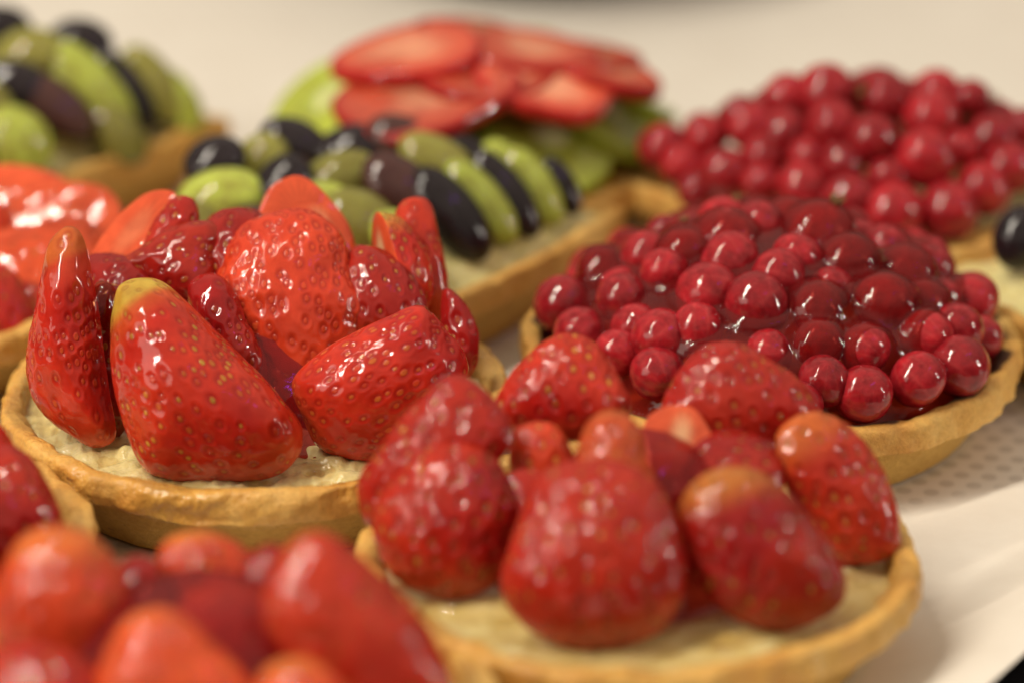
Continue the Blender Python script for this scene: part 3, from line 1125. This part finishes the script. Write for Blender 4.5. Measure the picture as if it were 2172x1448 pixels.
# ---------------------------------------------------------------- tart A: standing strawberry halves, in focus
A = Tart('strawberry_tart', 545, 838, 'in-focus tart of upright strawberry halves arranged like a flower, left of centre', seed=21, group='strawberry tarts')
A.shell(glaze=0.95, wob=0.035)
A.filling('custard', M_CUST, lambda F, P: 1.27 + 0.14 * sstep(0.9, 0.6, F), amp=0.06, seed=2, lump=4.2, fine=0.9, nr=150, nth=460)
A.filling('glaze', M_CLEAR, lambda F, P: 1.25 + 0.16 * sstep(0.9, 0.6, F), rmax=0.905, amp=0.05, seed=933, lump=1.8)
_wa = Waves(78, 1.1)
A.filling('glaze', M_JELLY, lambda F, P: 1.30 + 1.7 * sstep(0.62, 0.12, F) + 0.10 * _wa(P), rmax=0.62, amp=0.03, seed=935, lump=1.6)
H = (190, 420)
shaped(A, [(250, 640), (262, 612), (300, 598), (345, 603), (395, 640), (440, 680), (500, 735), (560, 790), (610, 845), (645, 890), (655, 930), (640, 975), (600, 1005),
           (540, 1018), (430, 1015), (360, 1010), (310, 985), (275, 920), (250, 850), (238, 770), (240, 700)], 122, foot=(470, 1015), dy=0.15, yaw=-6, pitch=2,
       bulge=0.44, seed=31, dimple=0.7, seedtone=0.95, res=H, tip=0.22, green=0.6, tone=-0.05)
shaped(A, [(105, 560), (118, 515), (145, 493), (170, 503), (185, 540), (198, 600), (215, 680), (226, 760), (238, 850), (250, 920), (238, 948), (200, 955), (165, 935),
           (120, 905), (80, 860), (63, 800), (66, 730), (85, 650)], 97, foot=(185, 955), dy=0.15, yaw=-24, pitch=-6, bulge=0.45, seed=32, dimple=0.7, seedtone=0.2, res=H, tip=0.05, green=0.12, tone=0.22)
shaped(A, [(345, 402), (375, 412), (360, 460), (325, 520), (275, 570), (215, 590), (188, 570), (205, 520), (250, 460), (300, 415)], 52, dy=1.7, yaw=-25, pitch=20,
       bulge=0.35, back=0.05, seed=33, res=(120, 220), core=0.15, cut=True)
shaped(A, [(395, 415), (418, 430), (422, 475), (390, 520), (330, 565), (292, 560), (308, 510), (338, 450), (365, 422)], 68, dy=1.25, yaw=5, pitch=18, bulge=0.45, seed=34,
       res=(120, 220), tone=0.35)
shaped(A, [(420, 470), (470, 474), (484, 505), (465, 560), (455, 630), (410, 650), (340, 632), (280, 605), (232, 592), (240, 570), (300, 530), (360, 490)], 35, dy=0.55,
       yaw=-12, pitch=25, bulge=0.34, seed=35, dimple=0.55, seedtone=0.3, res=(150, 300), tone=0.42, tip=0.2)
shaped(A, [(482, 500), (520, 465), (580, 445), (640, 438), (690, 458), (730, 500), (752, 560), (778, 620), (795, 665), (770, 720), (735, 770), (690, 830), (620, 840),
           (560, 790), (510, 740), (465, 700), (437, 670), (448, 600), (465, 540)], 95, dy=0.1, yaw=0, pitch=14, bulge=0.27, seed=36, spacing=0.27, seedtone=0.12, base_pale=0, res=H, tone=-0.22, dimple=0.85)
shaped(A, [(640, 795), (690, 745), (760, 700), (820, 668), (890, 637), (925, 655), (960, 700), (985, 730), (997, 780), (975, 815), (930, 870), (885, 925), (840, 962),
           (790, 972), (730, 962), (680, 940), (650, 880), (632, 830)], 35, foot=(800, 972), dy=0.15, yaw=8, pitch=-14, bulge=0.42, seed=37, seedtone=0.3, res=H, tone=0.16, dimple=0.65, spacing=0.26)
shaped(A, [(552, 445), (575, 400), (610, 378), (640, 376), (670, 395), (700, 430), (735, 480), (740, 530), (650, 560), (580, 540), (552, 490)], 100, dy=2.0, yaw=10, pitch=10,
       bulge=0.35, seed=38, res=(100, 200), core=0.0, cut=True)
shaped(A, [(620, 440), (665, 428), (712, 450), (742, 490), (748, 560), (650, 560), (615, 500)], 95, dy=1.5, yaw=15, pitch=20, bulge=0.3, seed=39, res=(100, 200), core=0.35, cut=True)
strawberry(A, 822, 575, 0.9, 250, 170, 101, lean=-4, yaw=108, pitch=5, front=0.56, back=0.05, taper=0.10, seed=40, res=(170, 260), tip=0.6, green=0.6, seeds=190, core=1.5)
shaped(A, [(836, 470), (850, 432), (880, 418), (910, 430), (926, 480), (942, 550), (952, 620), (945, 680), (905, 680), (892, 590), (866, 520)], 100, dy=1.6, yaw=12, pitch=10,
       bulge=0.6, seed=41, res=(120, 240), tone=-0.1)
shaped(A, [(940, 610), (975, 635), (1003, 690), (1007, 750), (992, 800), (950, 800), (935, 700)], 110, dy=0.1, yaw=30, pitch=5, bulge=0.55, seed=42, res=(110, 220), tone=0.65)
shaped(A, [(395, 610), (465, 580), (530, 680), (575, 800), (520, 850), (440, 740)], 80, dy=-0.75, yaw=0, pitch=5, bulge=0.35, seed=49, res=(100, 180), tone=0.5, seedtone=0.2)
# pieces standing behind the outer ones, seen through the gaps
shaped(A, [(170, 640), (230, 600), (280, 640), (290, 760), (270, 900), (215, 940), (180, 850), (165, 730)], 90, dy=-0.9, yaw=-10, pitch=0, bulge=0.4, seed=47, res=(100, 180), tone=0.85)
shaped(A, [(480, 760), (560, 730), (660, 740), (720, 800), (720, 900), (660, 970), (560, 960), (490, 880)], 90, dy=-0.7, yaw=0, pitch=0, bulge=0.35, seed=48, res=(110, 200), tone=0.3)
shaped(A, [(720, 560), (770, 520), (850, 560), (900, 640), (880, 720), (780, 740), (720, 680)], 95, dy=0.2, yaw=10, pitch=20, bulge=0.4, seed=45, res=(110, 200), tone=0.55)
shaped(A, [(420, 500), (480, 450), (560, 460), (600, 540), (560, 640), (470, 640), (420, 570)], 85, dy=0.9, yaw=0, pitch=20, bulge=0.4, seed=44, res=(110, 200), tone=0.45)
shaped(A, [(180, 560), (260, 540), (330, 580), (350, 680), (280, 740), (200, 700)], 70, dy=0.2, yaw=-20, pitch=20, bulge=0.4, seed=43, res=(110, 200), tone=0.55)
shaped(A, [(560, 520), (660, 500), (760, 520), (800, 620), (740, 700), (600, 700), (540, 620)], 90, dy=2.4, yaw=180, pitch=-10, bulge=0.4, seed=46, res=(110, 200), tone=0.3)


def pool(tart, px, py, dy, w, h, d, mat, seed):
    c = pt_y(px, py, tart.c[1] + dy)
    k = cm_per_px(c)
    me = ball_mesh('glaze', mat, 48, 64, seed, 0.10)
    place_mesh('glaze', me, tart, c, basis(90), (w / 2 * k, h / 2 * k, d))


pool(A, 218, 650, -1.3, 70, 130, 0.3, M_AMBER, 1)
_pp = pt_z(655, 1000, 1.32)
pool(A, 655, 1000, _pp[1] - A.c[1], 130, 40, 0.45, M_CLEAR, 2)

# ---------------------------------------------------------------- tart C: blunt glazed strawberries, nearer
C = Tart('strawberry_tart', 1352, 1176, 'slightly blurred tart of rounded glazed strawberries in front of the in-focus redcurrant tart', seed=61, group='strawberry tarts')
C.shell(glaze=0.7, wob=0.03)
C.filling('custard', M_CUST, lambda F, P: 1.20 + 0.3 * sstep(0.85, 0.3, F), amp=0.06, seed=5, lump=2.6)
C.filling('glaze', M_CLEAR, lambda F, P: 1.27 + 0.3 * sstep(0.85, 0.3, F), rmax=0.905, amp=0.06, seed=934, lump=1.8)
M = (140, 300)
shaped(C, [(905, 830), (940, 795), (985, 795), (1030, 825), (1070, 870), (1087, 915), (1075, 960), (1030, 1010), (960, 1060), (890, 1100), (820, 1125), (778, 1112),
           (760, 1060), (765, 1010), (800, 960), (850, 890)], 62, dy=0.2, yaw=-18, pitch=4, bulge=0.32, seed=51, dimple=1.2, lump=0.035, seedtone=0.75, res=M, tone=0.42)
shaped(C, [(880, 960), (930, 935), (985, 935), (1040, 960), (1080, 1020), (1102, 1080), (1092, 1150), (1062, 1220), (1010, 1258), (950, 1268), (880, 1250), (830, 1210),
           (798, 1150), (798, 1090), (830, 1020)], 82, foot=(950, 1268), dy=0.15, yaw=-10, pitch=4, bulge=0.32, seed=52, dimple=1.2, lump=0.035, seedtone=0.75, res=M, tone=0.0)
shaped(C, [(1055, 850), (1090, 790), (1140, 735), (1190, 710), (1240, 716), (1280, 750), (1312, 810), (1335, 860), (1300, 920), (1200, 935), (1110, 920), (1055, 890)], 98, dy=1.9,
       yaw=-8, pitch=10, bulge=0.32, seed=53, dimple=1.2, lump=0.035, seedtone=0.75, res=M, tone=0.08)
shaped(C, [(1400, 880), (1430, 800), (1475, 745), (1520, 724), (1570, 728), (1630, 760), (1690, 800), (1735, 860), (1750, 910), (1700, 955), (1600, 970), (1500, 960),
           (1430, 930)], 108, dy=1.8, yaw=8, pitch=10, bulge=0.32, seed=54, dimple=1.2, lump=0.035, seedtone=0.75, res=M, tone=0.15)
shaped(C, [(1650, 930), (1690, 885), (1740, 877), (1800, 905), (1850, 960), (1885, 1030), (1905, 1100), (1908, 1160), (1880, 1188), (1830, 1198), (1770, 1180), (1715, 1100),
           (1665, 1020)], 116, foot=(1830, 1198), dy=0.15, yaw=15, pitch=4, bulge=0.32, seed=55, dimple=1.2, lump=0.035, seedtone=0.75, res=M, tip=0.25, tone=-0.12)
shaped(C, [(1140, 1010), (1200, 980), (1260, 975), (1330, 985), (1390, 1030), (1430, 1100), (1455, 1190), (1450, 1260), (1410, 1325), (1340, 1362), (1240, 1370), (1150, 1342),
           (1090, 1290), (1068, 1240), (1080, 1180), (1110, 1090)], 90, foot=(1262, 1370), dy=0.15, yaw=0, pitch=4, bulge=0.32, seed=56, dimple=1.2, lump=0.035, seedtone=0.75, res=M, tone=0.25)
shaped(C, [(1222, 980), (1240, 900), (1280, 868), (1325, 870), (1360, 910), (1375, 970), (1395, 1060), (1340, 1130), (1250, 1120), (1215, 1050)], 92, dy=-0.9, yaw=0, pitch=8,
       bulge=0.42, seed=57, res=(100, 200), tip=0.55, tone=-0.7)
shaped(C, [(1445, 1060), (1490, 1010), (1545, 990), (1610, 1000), (1670, 1040), (1720, 1100), (1760, 1160), (1792, 1230), (1775, 1285), (1720, 1318), (1650, 1337), (1570, 1320),
           (1500, 1270), (1455, 1190), (1438, 1120)], 104, foot=(1640, 1337), dy=0.15, yaw=8, pitch=4, bulge=0.32, seed=58, dimple=1.2, lump=0.035, seedtone=0.75, res=M, tip=0.45, tone=0.3)
shaped(C, [(1365, 915), (1400, 868), (1460, 862), (1495, 900), (1520, 980), (1480, 1040), (1390, 1040)], 85, dy=0.4, yaw=0, pitch=35, bulge=0.3, seed=59, res=(90, 160), core=0.8, cut=True)
shaped(C, [(1085, 935), (1110, 902), (1172, 902), (1205, 940), (1215, 1020), (1150, 1070), (1090, 1020)], 100, dy=0.4, yaw=0, pitch=10, bulge=0.4, seed=60, res=(90, 160), tone=-0.2)
shaped(C, [(1420, 960), (1520, 930), (1640, 950), (1660, 1030), (1560, 1080), (1440, 1060)], 20, dy=0.3, yaw=0, pitch=50, bulge=0.3, seed=61, res=(90, 160), tone=0.35)
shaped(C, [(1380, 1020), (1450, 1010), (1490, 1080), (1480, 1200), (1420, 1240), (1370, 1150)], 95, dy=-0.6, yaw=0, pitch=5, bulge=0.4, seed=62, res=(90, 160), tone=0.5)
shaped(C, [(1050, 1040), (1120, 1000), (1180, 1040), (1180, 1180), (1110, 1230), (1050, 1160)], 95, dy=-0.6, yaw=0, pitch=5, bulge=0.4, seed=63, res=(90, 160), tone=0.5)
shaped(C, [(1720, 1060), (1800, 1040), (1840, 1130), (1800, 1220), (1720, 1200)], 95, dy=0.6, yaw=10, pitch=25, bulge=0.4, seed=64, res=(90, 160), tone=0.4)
for _x, _y, _w, _h, _s in ((1000, 1290, 230, 60, 5), (1075, 1225, 60, 150, 6), (1490, 1335, 200, 50, 7)):
    _p = pt_z(_x, _y, 1.36)
    pool(C, _x, _y, _p[1] - C.c[1], _w, _h, 0.5, M_CLEAR, _s)
_wc = Waves(77, 1.1)
C.filling('glaze', M_JELLY, lambda F, P: 1.35 + 2.2 * sstep(0.56, 0.12, F) + 0.10 * _wc(P), rmax=0.56, amp=0.03, seed=9, lump=1.6)

# ---------------------------------------------------------------- tart B: redcurrants, in focus
B_ = Tart('redcurrant_tart', 1633, 725, 'in-focus redcurrant tart with dark jelly and burnt pastry rim, right of centre', seed=81, group='redcurrant tarts', dome=(1.62, 1.95, 1.9))
B_.shell(glaze=0.35, wob=0.03, burn=0.95)
B_.filling('custard', M_CUSTO, lambda F, P: 1.17 + 0 * F, amp=0.04, seed=12)
LB = [(1410, 585, 105), (1500, 622, 132), (1605, 652, 134), (1735, 650, 112), (1875, 638, 125), (1650, 590, 115), (1550, 555, 118), (1540, 505, 118),
      (1610, 482, 112), (1735, 497, 130), (1690, 548, 108), (1800, 555, 110), (1875, 530, 98), (1918, 578, 112), (1370, 545, 100), (1275, 578, 100),
      (1192, 650, 118), (1232, 705, 112), (1322, 640, 104), (1400, 722, 122), (1395, 788, 116), (1312, 752, 104), (2062, 640, 112), (2030, 700, 112),
      (2034, 780, 122), (1945, 804, 114), (1830, 832, 118), (1748, 814, 112), (1835, 740, 104), (1965, 710, 108), (1480, 700, 104), (1452, 540, 100),
      (1345, 690, 100), (1500, 800, 110), (1600, 840, 112), (1690, 864, 112)]
ptsB, radB = currant_pile(B_, LB, 92, 0.45, 0.87, 6, mind=0.84)
jelly_over(B_, ptsB, radB, M_JELLY, 14, level=0.10, cover=0.42, rmax=0.905)

# ---------------------------------------------------------------- tart D: redcurrants behind, blurred
D_ = Tart('redcurrant_tart', 1845, 410, 'blurred redcurrant tart heaped high on a pointed pastry shell, upper right', boat=(5.2, 3.0), rot=-8, seed=83,
          group='redcurrant tarts', dome=(1.75, 1.85, 2.0))
D_.shell(glaze=0.3, wob=0.03)
D_.filling('custard', M_CUSTY, lambda F, P: 1.17 + 0.2 * sstep(0.9, 0.5, F), amp=0.05, seed=13)
LD = [(1670, 208, 95), (1752, 205, 120), (1592, 272, 95), (1665, 285, 110), (1765, 268, 112), (1850, 292, 112), (1960, 335, 128), (1975, 248, 120),
      (1985, 195, 95), (2058, 210, 90), (1500, 292, 85), (1450, 350, 92), (1540, 372, 112), (1615, 392, 86), (1705, 398, 112), (1800, 422, 112),
      (1895, 450, 122), (2010, 452, 122), (2085, 400, 112), (2105, 290, 105), (2140, 350, 110), (1880, 215, 100), (1480, 400, 90), (1620, 330, 95)]
currant_pile(D_, LD, 99, 0.47, 0.82, 8, mind=0.76)

# ---------------------------------------------------------------- grape boats
F_ = Tart('grape_tart', 762, 524, 'pointed grape tart behind the upright strawberry tart, black and green halves in rows', boat=(5.5, 3.7), rot=21, seed=91,
          group='grape tarts', dome=(1.5, 1.6, 2.2))
F_.shell(glaze=0.2, wob=0.02)
F_.filling('custard', M_CUSTY, lambda F, P: 1.30 + 1.1 * (1 - (F / 0.9) ** 2), amp=0.09, seed=15, lump=3.0)
for g in [(455, 345, 110, 150, 20, 'black'), (470, 425, 130, 210, 10, 'green'), (555, 350, 110, 150, 60, 'olive'), (625, 305, 100, 170, -25, 'black'),
          (760, 318, 110, 210, 10, 'black'), (860, 300, 100, 190, -25, 'purple'), (720, 372, 100, 180, 15, 'olive'), (600, 395, 110, 160, 50, 'black'),
          (850, 400, 120, 210, -40, 'purple'), (955, 455, 110, 260, -52, 'black'), (1020, 430, 90, 240, -52, 'green'), (1072, 410, 85, 240, -55, 'black'),
          (1130, 395, 85, 210, -58, 'green'), (1190, 395, 62, 150, -62, 'black'), (930, 345, 100, 200, -30, 'olive'), (760, 470, 130, 190, -30, 'olive'),
          (660, 450, 120, 190, 20, 'green'), (520, 500, 120, 190, 20, 'purple'), (400, 480, 120, 160, 10, 'olive'), (860, 520, 110, 200, -45, 'green'),
          (1000, 340, 80, 150, -40, 'black'), (1070, 345, 70, 130, -45, 'green')]:
    grape(F_, *g)
G_ = Tart('grape_tart', -60, 287, 'blurred grape tart in the top left corner with its brown pastry point to the right', boat=(5.3, 3.7), rot=10, seed=93,
          group='grape tarts', dome=(1.58, 1.9, 2.2))
G_.shell(glaze=0.2, wob=0.02)
G_.filling('custard', M_CUSTY, lambda F, P: 1.30 + 1.1 * (1 - (F / 0.9) ** 2), amp=0.09, seed=16, lump=3.0)
for g in [(170, 90, 100, 150, -10, 'black'), (60, 120, 120, 170, 10, 'olive'), (-10, 70, 110, 170, 10, 'black'), (190, 190, 110, 280, -48, 'green'),
          (265, 190, 75, 230, -55, 'black'), (322, 180, 95, 210, -58, 'olive'), (375, 215, 80, 170, -58, 'green'), (250, 285, 90, 170, -50, 'olive'), (110, 220, 100, 230, -38, 'purple'), (40, 180, 100, 180, -20, 'black'), (35, 300, 130, 180, -50, 'green'),
          (-60, 220, 120, 200, -20, 'olive'), (-90, 310, 120, 200, -20, 'black'), (-150, 200, 120, 200, -10, 'green')]:
    grape(G_, *g)
H_ = Tart('grape_tart', 2405, 610, 'tart cut off by the right edge, one black grape and yellow custard showing', boat=(4.2, 3.4), rot=-20, seed=95,
          group='grape tarts', dome=(1.5, 1.2, 2.2))
H_.shell(glaze=0.5, wob=0.03)
H_.filling('custard', M_CUSTY, lambda F, P: 1.28 + 0.5 * (1 - (F / 0.9) ** 2), amp=0.06, seed=17, lump=3.0)
for g in [(2165, 505, 105, 150, 70, 'black'), (2250, 470, 110, 170, 40, 'green'), (2290, 560, 110, 170, 20, 'black'), (2380, 480, 120, 170, 10, 'black'), (2400, 600, 120, 170, 0, 'green')]:
    grape(H_, *g)

# ---------------------------------------------------------------- tart E: kiwi ring and strawberry slices
E_ = Tart('kiwi_strawberry_tart', 1005, 302, 'blurred tart of kiwi slices topped with fanned flat strawberry slices, behind the grapes', R=4.15, seed=97, dome=(1.7, 1.3, 2.0))
E_.shell(glaze=0.3, wob=0.02)
E_.filling('custard', M_CUSTO, lambda F, P: 1.40 + 0.9 * (1 - (F / 0.9) ** 2), amp=0.04, seed=18)
for i in range(10):
    a = math.radians(i * 36 + 12)
    x, y = E_.c[0] + 2.85 * math.cos(a), E_.c[1] + 2.85 * math.sin(a)
    c = np.array([x, y, 2.40 + 0.08 * (i % 2)])
    d = c - CAM
    px = CX + FPX * np.dot(d, RT) / np.dot(d, FWD)
    py = CY - FPX * np.dot(d, UP) / np.dot(d, FWD)
    slice_disc(E_, px, py, c[2], 310, 310, i * 36, 0.4, (0.62 * math.cos(a + 0.25), 0.62 * math.sin(a + 0.25), 1.0), 'kiwi', 200 + i, 'kiwi_slice')
for j, (px, py, z, l, w, al, tn) in enumerate([
        (1300, 160, 3.3, 220, 240, -30, (0.28, 0.05, 1)), (1245, 120, 3.4, 240, 250, 20, (0.2, 0.15, 1)), (860, 120, 3.8, 330, 330, 190, (-0.14, 0.0, 1)),
        (1000, 75, 3.7, 230, 220, 60, (0.1, 0.1, 1)), (1120, 115, 3.65, 260, 280, 120, (0.12, 0.05, 1)), (1165, 190, 3.45, 270, 330, -50, (0.26, -0.10, 1)),
        (1040, 165, 3.6, 330, 280, 30, (0.10, -0.05, 1)), (910, 215, 3.45, 390, 330, 15, (-0.10, -0.12, 1))]):
    slice_disc(E_, px, py, z, l, w, al, 0.34, tn, 'strawberry', 220 + j, 'strawberry_slice')

# ---------------------------------------------------------------- tart I: strawberries behind A at the left edge
I_ = Tart('strawberry_tart', -310, 592, 'blurred orange-red strawberry tart cut off by the left edge, behind the upright strawberry tart', seed=99, group='strawberry tarts', dome=(1.6, 1.6, 2.2))
I_.shell(glaze=0.6)
I_.filling('custard', M_CUST, lambda F, P: 1.22 + 0 * F, amp=0.05, seed=19)
Lw = (80, 110)
for j, (px, py, dy, l, w, al, ya, pi_, tn) in enumerate([
        (110, 500, 0.6, 300, 250, 30, 180, -30, -0.7), (20, 460, 1.2, 320, 260, 160, 180, -30, -0.7), (40, 590, -0.6, 330, 250, 20, 0, 30, -0.5), (120, 560, -0.2, 240, 210, 40, 10, 10, -0.5),
        (70, 690, -1.5, 220, 200, 100, 10, 0, -0.1), (-40, 680, -2.0, 260, 240, 90, 0, 0, 0.0), (-120, 500, 0.5, 300, 280, 90, 0, 10, -0.2), (-220, 600, -1.2, 320, 300, 90, 0, 10, 0.0), (-330, 480, 1.0, 320, 300, 90, 0, 10, 0.0)]):
    strawberry(I_, px, py, dy, l, w, al, lean=-10, yaw=ya, pitch=pi_, front=0.26, taper=0.15, seed=300 + j, res=Lw, tone=tn, seeds=120, core=0.1)

# ---------------------------------------------------------------- tart K and tart J: close foreground
K_ = Tart('strawberry_tart', -385, 1160, 'strawberry tart at the left edge with one dark glazed berry and pastry rim showing', seed=101, group='strawberry tarts')
K_.shell(glaze=0.6)
K_.filling('custard', M_CUST, lambda F, P: 1.22 + 0 * F, amp=0.05, seed=20)
shaped(K_, [(-70, 1000), (-25, 958), (20, 943), (70, 980), (112, 1050), (140, 1120), (132, 1190), (60, 1235), (-60, 1240), (-110, 1100)], 105, dy=-0.4, yaw=18, pitch=18, bulge=0.42,
       seed=321, res=(110, 240), tone=0.25)
strawberry(K_, -60, 1020, 0.6, 300, 230, 100, lean=-6, yaw=10, pitch=10, front=0.44, taper=0.2, seed=322, res=Lw, tone=0.1, seeds=140)
strawberry(K_, -180, 1140, -2.2, 360, 300, 92, lean=-6, yaw=0, pitch=10, front=0.44, taper=0.2, seed=323, res=Lw, tone=0.1, seeds=140)
strawberry(K_, -420, 1080, -2.0, 360, 320, 90, lean=-6, yaw=0, pitch=10, front=0.44, taper=0.2, seed=324, res=Lw, tone=0.1, seeds=140)

J_ = Tart('strawberry_tart', 425, 1505, 'strongly blurred orange-red strawberry tart nearest the camera, bottom left', seed=103, group='strawberry tarts')
J_.shell(glaze=0.6)
J_.filling('custard', M_CUST, lambda F, P: 1.22 + 0.2 * sstep(0.85, 0.3, F), amp=0.05, seed=22)
_wj = Waves(79, 1.1)
J_.filling('glaze', M_JELLY, lambda F, P: 1.38 + 1.9 * sstep(0.78, 0.15, F) + 0.12 * _wj(P), rmax=0.78, amp=0.03, seed=23, lump=1.6)
JM = (80, 160)
shaped(J_, [(10, 1230), (50, 1155), (110, 1128), (180, 1145), (232, 1200), (262, 1280), (245, 1370), (170, 1430), (80, 1430), (10, 1370), (-10, 1290)], 95, dy=0.5, yaw=-8, pitch=6,
       bulge=0.33, seed=340, lump=0.1, res=JM, tone=-0.3, tip=0.25)
shaped(J_, [(328, 1200), (352, 1143), (420, 1123), (482, 1138), (545, 1180), (590, 1240), (520, 1310), (400, 1310), (335, 1270)], 100, dy=1.9, yaw=0, pitch=6, bulge=0.33, seed=341, lump=0.1, res=JM,
       tone=-0.35, tip=0.6)
shaped(J_, [(552, 1260), (575, 1180), (625, 1122), (680, 1108), (735, 1135), (795, 1190), (855, 1260), (910, 1340), (955, 1460), (950, 1560), (800, 1590), (680, 1520), (610, 1420),
            (565, 1340)], 112, dy=-0.3, yaw=12, pitch=6, bulge=0.33, seed=342, lump=0.1, res=JM, tone=-0.12, tip=0.95)
shaped(J_, [(215, 1400), (260, 1315), (330, 1285), (395, 1305), (455, 1365), (530, 1445), (560, 1540), (420, 1600), (260, 1570), (205, 1480)], 110, dy=-1.3, yaw=0, pitch=6, bulge=0.33,
       seed=343, lump=0.1, res=JM, tone=-0.5, tip=0.3)
shaped(J_, [(400, 1270), (480, 1240), (570, 1270), (600, 1370), (560, 1450), (450, 1430), (390, 1350)], 95, dy=0.4, yaw=0, pitch=6, bulge=0.33, seed=344, lump=0.1, res=JM, tone=-0.05, tip=0.3)
shaped(J_, [(-60, 1400), (40, 1360), (150, 1380), (230, 1450), (240, 1560), (100, 1620), (-60, 1580)], 95, dy=-1.2, yaw=-10, pitch=20, bulge=0.4, seed=345, res=JM, tone=0.2)
shaped(J_, [(230, 1220), (300, 1180), (360, 1230), (380, 1330), (300, 1380), (225, 1330)], 95, dy=1.3, yaw=0, pitch=20, bulge=0.4, seed=346, res=JM, tone=0.6)
shaped(J_, [(530, 1180), (590, 1160), (640, 1230), (620, 1340), (540, 1340), (510, 1250)], 95, dy=1.3, yaw=0, pitch=20, bulge=0.4, seed=347, res=JM, tone=0.6)
shaped(J_, [(560, 1430), (650, 1400), (740, 1470), (760, 1580), (620, 1640), (540, 1560)], 95, dy=-2.4, yaw=0, pitch=20, bulge=0.4, seed=348, res=JM, tone=-0.3, tip=0.4)
